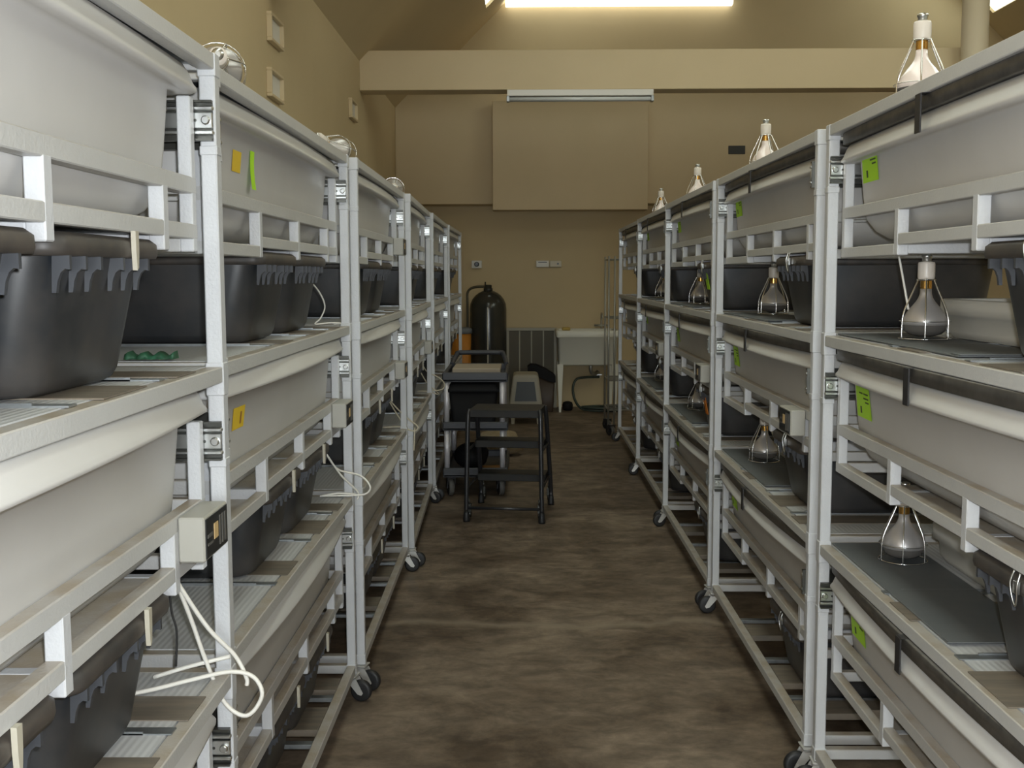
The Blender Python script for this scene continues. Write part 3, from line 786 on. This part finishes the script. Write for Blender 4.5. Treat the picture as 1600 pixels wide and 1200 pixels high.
for x in (X0+.05,X1-.05):
    for y in (Y0+.06,Y1-.06): wheel_unit(t,x,y,.06,.035,M['ladder'],.25,post=.135)
# on the cart
def plain_bin(name,lab,cat,loc,w,d,h,m,grp=None):
    t=thing(name,lab,cat,loc); b=MB(); rs=[]
    for (o,z) in ((.05,0),(.03,.003),(.025,.02),(.005,h*.80)): rs.append(rrect(-w/2+o,w/2-o,-d/2+o,d/2-o,z,.03,0,3,5,3))
    b.rings(rs,True,True,True); obj('body',b.mesh('body',m),t)
    b=MB(); rs=[]
    for (o,z) in ((.006,h*.79),(-.006,h*.80),(-.008,h*.86),(.0,h*.9),(.01,h*.97),(.03,h)): rs.append(rrect(-w/2+o,w/2-o,-d/2+o,d/2-o,z,.03,0,3,5,3))
    b.rings(rs,True,True,True); obj('lid',b.mesh('lid',m),t); return t
plain_bin('storage_bin','black lidded bin on the middle tier of the utility cart','bin',(-.335,7.86,.4755),.34,.70,.30,M['bag'])
b=MB(); b.box((-.17,-.15,0),(.17,.28,.045),.004); o=obj('paper_stack',b.mesh('paper',M['paper']),None,(-.325,7.98,.8055)); tag(o,'tan stack of paper in the top tray of the utility cart','paper')
def blob(name,lab,cat,loc,r,m,sd,flat=.0,n=20):
    rnd=random.Random(sd); ph=[(rnd.uniform(0,6.28),rnd.uniform(2,5),rnd.uniform(.03,.10)) for _ in range(5)]
    b=MB(); rs=[]
    K=10
    for k in range(K+1):
        th=pi*k/K; ring=[]
        for i in range(n):
            a=2*pi*i/n; q=1+sum(A*sin(f*a+p+3*th) for p,f,A in ph)*sin(th)
            z=r[2]*(1-cos(th))*(1+.0) ; ring.append((r[0]*sin(th)**.7*cos(a)*q,r[1]*sin(th)**.7*sin(a)*q,z))
        rs.append(ring)
    b.rings(rs,True); o=obj(name,b.mesh(name,m),None,loc); tag(o,lab,cat); return o
blob('plastic_bag','black crumpled bag on the bottom tier of the utility cart','bag',(-.36,7.80,.157),(.12,.17,.085),M['bag'],3)
b=MB(); b.box((-.085,-.05,0),(.085,.05,.03),.003); o=obj('wood_block',b.mesh('wood',M['wood']),None,(-.19,7.66,.1555),(0,0,.2)); tag(o,'small orange wooden block on the bottom tier of the cart','block')
blob('feed_sack','tan paper sack lying on the floor behind the utility cart','sack',(-.20,9.3,.0),(.20,.16,.105),M['sack'],9)
# rolling step ladder
t=thing('step_ladder','black steel rolling step ladder standing in the aisle','ladder',(-.083,6.985,0),(0,0,R(-7)))
xl0,xl1=-.215,.215
def leg(pts,r=.0145): 
    b=MB(); b.tube(smooth_path(pts,4),r,10); return b.mesh('leg',M['ladder'])
zt=.685
for sx in (-1,1):
    obj('leg',leg([(sx*.232,-.27,.06),(sx*.230,-.268,.20),(sx*.222,-.25,.63),(sx*.214,-.235,zt-.008)]),t)
    obj('leg',leg([(sx*.232,.30,.06),(sx*.231,.285,.15),(sx*.222,.10,.60),(sx*.214,.075,zt-.008)]),t)
    for y,zz in ((.21,.235),(.13,.465)):
        b=MB(); b.cyl((sx*.229,-.262 if zz<.3 else -.255,zz-.03),(sx*.227,y,zz-.03),.008,8); obj('side_brace',b.mesh('brace',M['ladder']),t)
for y0,y1,z in ((-.25,.09,zt),(-.02,.16,.465),(.08,.26,.235)):
    w=.218
    b=MB(); b.box((-w,y0,z-.045),(w,y0+.012,z),.003); b.box((-w,y1-.012,z-.045),(w,y1,z),.003); b.box((-w,y0,z-.006),(w,y1,z+.001),.001)
    b.box((-w,y0,z-.04),(-w+.01,y1,z),.001); b.box((w-.01,y0,z-.04),(w,y1,z),.001)
    obj('step',b.mesh('step',M['step']),t)
b=MB(); b.cyl((-.23,-.268,.085),(.23,-.268,.085),.009,10); obj('crossbar',b.mesh('bar',M['ladder']),t)
for sx in (-1,1):
    for y in (-.27,.30):
        b=MB(); b.lathe([(.021,0),(.022,.012),(.018,.05),(.015,.065)],c=(sx*.232,y,0),n=14,cap0=True,cap1=True); obj('rubber_foot',b.mesh('foot',M['rubber']),t)
        b=MB(); b.cyl((sx*.215,y,.11),(sx*.215,y,.145),.005,8); b.lathe([(.02,-.007),(.025,-.005),(.025,.005),(.02,.007)],c=(sx*.213,y+.03,.045),n=16,axis='x',cap0=True,cap1=True); b.box((sx*.213-.009,y,.06),(sx*.213+.009,y+.035,.11),.001)
        obj('spring_caster',b.mesh('sc',[M['slidedark']]),t)

# ------------------------------------------------------------------ things at the back wall
t=thing('pressure_tank','tall olive-grey pressure tank standing against the back wall','tank',(-.375,12.25,0))
b=MB(); pr=[(.17,0),(.19,.01),(.20,.05),(.20,1.14)]+[(.20*cos(a),1.14+.20*sin(a)) for a in [R(k) for k in (15,30,45,58,70)]]+[(.05,1.335)]
b.lathe(pr,n=40,cap0=True,cap1=True); obj('vessel',b.mesh('vessel',M['tank']),t)
b=MB(); b.box((-.006,-.203,.30),(.006,-.1985,1.16),.001); obj('sight_strip',b.mesh('strip',M['plascream']),t)['label']='thin pale vertical strip'
b=MB(); b.lathe([(.05,1.33),(.05,1.36),(.042,1.362),(.042,1.395),(.03,1.40)],n=20,cap0=True,cap1=True); b.cyl((-.03,0,1.395),(-.03,0,1.43),.008,8); obj('neck',b.mesh('neck',M['tank']),t)
b=MB()
pts=smooth_path([(-.03,0,1.38),(-.16,.05,1.37),(-.225,.08,1.32),(-.23,.08,1.2),(-.23,.08,.9)],5); b.tube(pts,.014,8); obj('pipe',b.mesh('pipe',M['olive']),t)
t=thing('plastic_drum','orange plastic drum with a grey lid left of the tank','drum',(-.665,12.10,0))
b=MB(); b.lathe([(.085,0),(.09,.01),(.11,.88)],n=24,cap0=True,cap1=True); obj('body',b.mesh('drum',M['orange']),t)
b=MB(); b.lathe([(.115,.875),(.122,.88),(.122,.92),(.10,.94)],n=24,cap0=True,cap1=True); obj('lid',b.mesh('lid',M['lidgrey']),t)
t=thing('panel_screen','cream framed screen with four dull upright panels at the back wall','screen',(.10,12.70,0))
b=MB(); 
for i in range(5):
    x=-.27+.135*i; w=.016 if i in (0,4) else .008
    b.box((x-w,-.03,.02),(x+w,.0,.905),.003)
b.box((-.286,-.031,.875),(.286,.001,.91),.003); b.box((-.286,-.031,.0),(.286,.001,.05),.003)
obj('frame',b.mesh('frame',M['creamframe']),t)
for i in range(4):
    x=-.27+.135*i; obj('panel',bm_box((x+.008,-.018,.05),(x+.127,-.006,.876),M['olive']),t)
t=thing('utility_sink','white plastic laundry sink on tapered legs at the back wall','sink',(.71,12.45,0))
b=MB(); rs=[]
W_,D_=.345,.27
for (o,z) in ((.10,.515),(.05,.515),(.032,.53),(.02,.82),(.003,.825),(0,.83),(0,.895),(.006,.90),(.03,.90),(.036,.89),(.06,.58),(.12,.56)):
    rs.append(rrect(-W_+o,W_-o,-D_+o,D_-o,z,.03,0,3,4,3))
b.rings(rs,True,True,True); obj('basin',b.mesh('basin',M['sink']),t)
for sx in (-1,1):
    for sy in (-1,1):
        b=MB(); x,y=sx*(W_-.06),sy*(D_-.06)
        if sy<0: b.rings([[(x+sx*.015+dx*a,y+sy*.01+dy*a,z) for dx,dy in ((-1,-1),(1,-1),(1,1),(-1,1))] for a,z in ((.012,0),(.034,.53))],True,True,True,False)
        else: b.rings([[(x+dx*a,y+dy*a,z) for dx,dy in ((-1,-1),(1,-1),(1,1),(-1,1))] for a,z in ((.012,0),(.034,.53))],True,True,True,False)
        obj('leg',b.mesh('leg',M['sink']),t)
b=MB(); b.tube(smooth_path([(.18,.22,.90),(.18,.22,1.02),(.18,.17,1.07),(.18,.08,1.06),(.18,.06,1.02)],5),.011,8); b.cyl((.10,.22,.935),(.26,.22,.935),.012,8); obj('faucet',b.mesh('faucet',M['chromepost']),t)
b=MB(); b.tube(smooth_path([(.05,.0,.52),(.05,.0,.44),(.08,.06,.40),(.14,.20,.40),(.14,.285,.40)],5),.02,10); obj('drain_pipe',b.mesh('drain',M['chromepost']),t)
b=MB(); b.box((-.045,-.03,0),(.045,.03,.035),.008); o=obj('sponge',b.mesh('sponge',M['sponge']),None,(.475,12.205,.9005)); tag(o,'yellow sponge on the rim of the white sink','sponge')
b=MB(); b.tube(smooth_path([(.86,12.55,.36),(.70,12.50,.36),(.60,12.46,.34),(.56,12.42,.25),(.58,12.36,.12),(.66,12.28,.03),(.85,12.22,.016),(1.05,12.26,.016),(1.12,12.36,.03),(1.0,12.46,.04),(.80,12.42,.045),(.66,12.34,.045),(.70,12.24,.05),(.90,12.18,.045),(1.10,12.20,.03)],8),.014,8)
o=obj('garden_hose',b.mesh('garden_hose',M['hose'])); tag(o,'dark green hose coiled on the floor under the sink','hose')
t=thing('hose_tap','small dark wall tap feeding the green hose under the sink','tap',(.86,12.62,.36))
b=MB(); b.cyl((0,.13,0),(0,-.06,0),.014,8); obj('spout',b.mesh('spout',M['chromepost']),t)
b=MB(); b.box((-.035,-.025,.012),(.035,-.012,.03),.003); obj('handle',b.mesh('hd',M['zinc']),t)
t=thing('waste_bin','dark brown bin with a black bag folded over, left of the sink','bin',(.255,12.33,0))
b=MB(); b.rings([rrect(-a,a,-a,a,z,.02,0,2,3,2) for a,z in ((.075,0),(.08,.01),(.10,.40))],True,True,True); obj('body',b.mesh('b',M['brownbin']),t)
b=MB(); poly=[(-.20,.50),(-.17,.525),(-.10,.52),(0,.475),(.08,.42),(.105,.395),(.105,.33),(.03,.34),(-.06,.385),(-.105,.38),(-.11,.44),(-.2,.455)]
b.prism(poly,lambda p:(p[0],-.115,p[1]),lambda p:(p[0],.115,p[1])); obj('bag',b.mesh('bag',M['bag']),t)['label']='shiny black bag'
b=MB(); b.lathe([(.045,0),(.055,.01),(.06,.06),(.05,.09),(.02,.10)],n=18,cap0=True,cap1=True); o=obj('plastic_pot',b.mesh('pot',M['bag']),None,(.50,12.42,0)); tag(o,'small black pot on the floor beside the sink leg','pot')
# pet carrier
t=thing('pet_carrier','beige box-shaped pet carrier with a dark door behind the step ladder','carrier',(.03,11.45,0))
b=MB()
def trap(w0,w1,z0,z1,d): return [[(-w0,-d,z0),(w0,-d,z0),(w0,d,z0),(-w0,d,z0)],[(-w1,-d*.96,z1),(w1,-d*.96,z1),(w1,d*.96,z1),(-w1,d*.96,z1)]]
q=[]
for w,z,d in ((.150,.12,.20),(.160,.135,.21),(.166,.22,.215),(.150,.34,.21),(.132,.47,.20),(.122,.495,.19),(.10,.505,.17)): q.append(rrect(-w,w,-d,d,z,.02,0,2,3,2))
b.rings(q,True,True,True,False); obj('shell',b.mesh('shell',M['carrier']),t)
b=MB(); poly=[(-.112,.235),(.112,.235),(.088,.43),(-.088,.43)]
b.prism(poly,lambda p:(p[0],-.222+.02*(p[1]-.235),p[1]),lambda p:(p[0],-.19,p[1])); obj('door',b.mesh('door',M['carrierdoor']),t)['label']='dark grey door panel'
for sx in (-1,1):
    for y in (-.17,.17):
        b=MB(); b.rings([[(sx*.13+dx*a,y+dy*a,z) for dx,dy in ((-1,-1),(1,-1),(1,1),(-1,1))] for a,z in ((.016,0),(.024,.13))],True,True,True,False); obj('foot',b.mesh('foot',M['carrier']),t)
# chrome rolling frame past the right row
t=thing('rolling_frame','slim dull chrome rolling frame past the far end of the right row','rolling rack',(.80,10.42,0))
for x in (0,.055,.50,.555):
    for y in (0,.45):
        if y>0 and x in (.055,.50): continue
        b=MB(); b.cyl((x,y,.10),(x,y,1.675),.0095,10); obj('post',b.mesh('post',M['chromepost']),t)
for z in (1.645,1.10,.52,.24):
    b=MB()
    for y in (0,.45): b.cyl((0,y,z),(.555,y,z),.006,8)
    for x in (0,.555): b.cyl((x,0,z),(x,.45,z),.006,8)
    for k in range(1,6): b.cyl((.0,.075*k,z),(.555,.075*k,z),.003,6)
    obj('shelf',b.mesh('shelf',M['chromepost']),t)
for x in (.028,.527):
    for y in (.0,.45): wheel_unit(t,x,y,.05,.04,M['ladder'],.6,post=.105)

# ------------------------------------------------------------------ lights
def point(name,loc,power,col,size):
    l=bpy.data.lights.new(name,'POINT'); l.energy=power; l.color=col; l.shadow_soft_size=size
    o=bpy.data.objects.new(name,l); C.objects.link(o); o.location=loc; return o
point('camera_flash',(.035,.02,1.55),125,(.93,.97,1.0),.02)
w=bpy.data.worlds.new('world'); SC.world=w; w.use_nodes=True
w.node_tree.nodes['Background'].inputs['Color'].default_value=(.75,.85,1,1); w.node_tree.nodes['Background'].inputs['Strength'].default_value=.6

# ------------------------------------------------------------------ camera
f,pitch,yaw,roll=1750.0,.0967,-.0096,.0032
def ray(a,b):
    c,s=cos(roll),sin(roll); a,b=c*a+s*b,-s*a+c*b
    c,s=cos(pitch),sin(pitch); y=c+b*s; z=-s+b*c; x=a
    c,s=cos(yaw),sin(yaw); return Vector((c*x+s*y,-s*x+c*y,z))
fw=ray(0,0); rt=(ray(1,0)-fw).normalized(); up=(ray(0,1)-fw).normalized(); fw.normalize()
cam=bpy.data.cameras.new('camera'); co=bpy.data.objects.new('camera',cam); C.objects.link(co)
m=Matrix((rt,up,-fw)).transposed().to_4x4(); m.translation=(0,0,1.5); co.matrix_world=m
cam.sensor_fit='HORIZONTAL'; cam.sensor_width=36; cam.lens=f/1600*36; cam.clip_start=.02
SC.camera=co
vs=SC.view_settings; vs.view_transform='Standard'; vs.look='None'; vs.gamma=1; vs.use_curve_mapping=False; vs.exposure=0
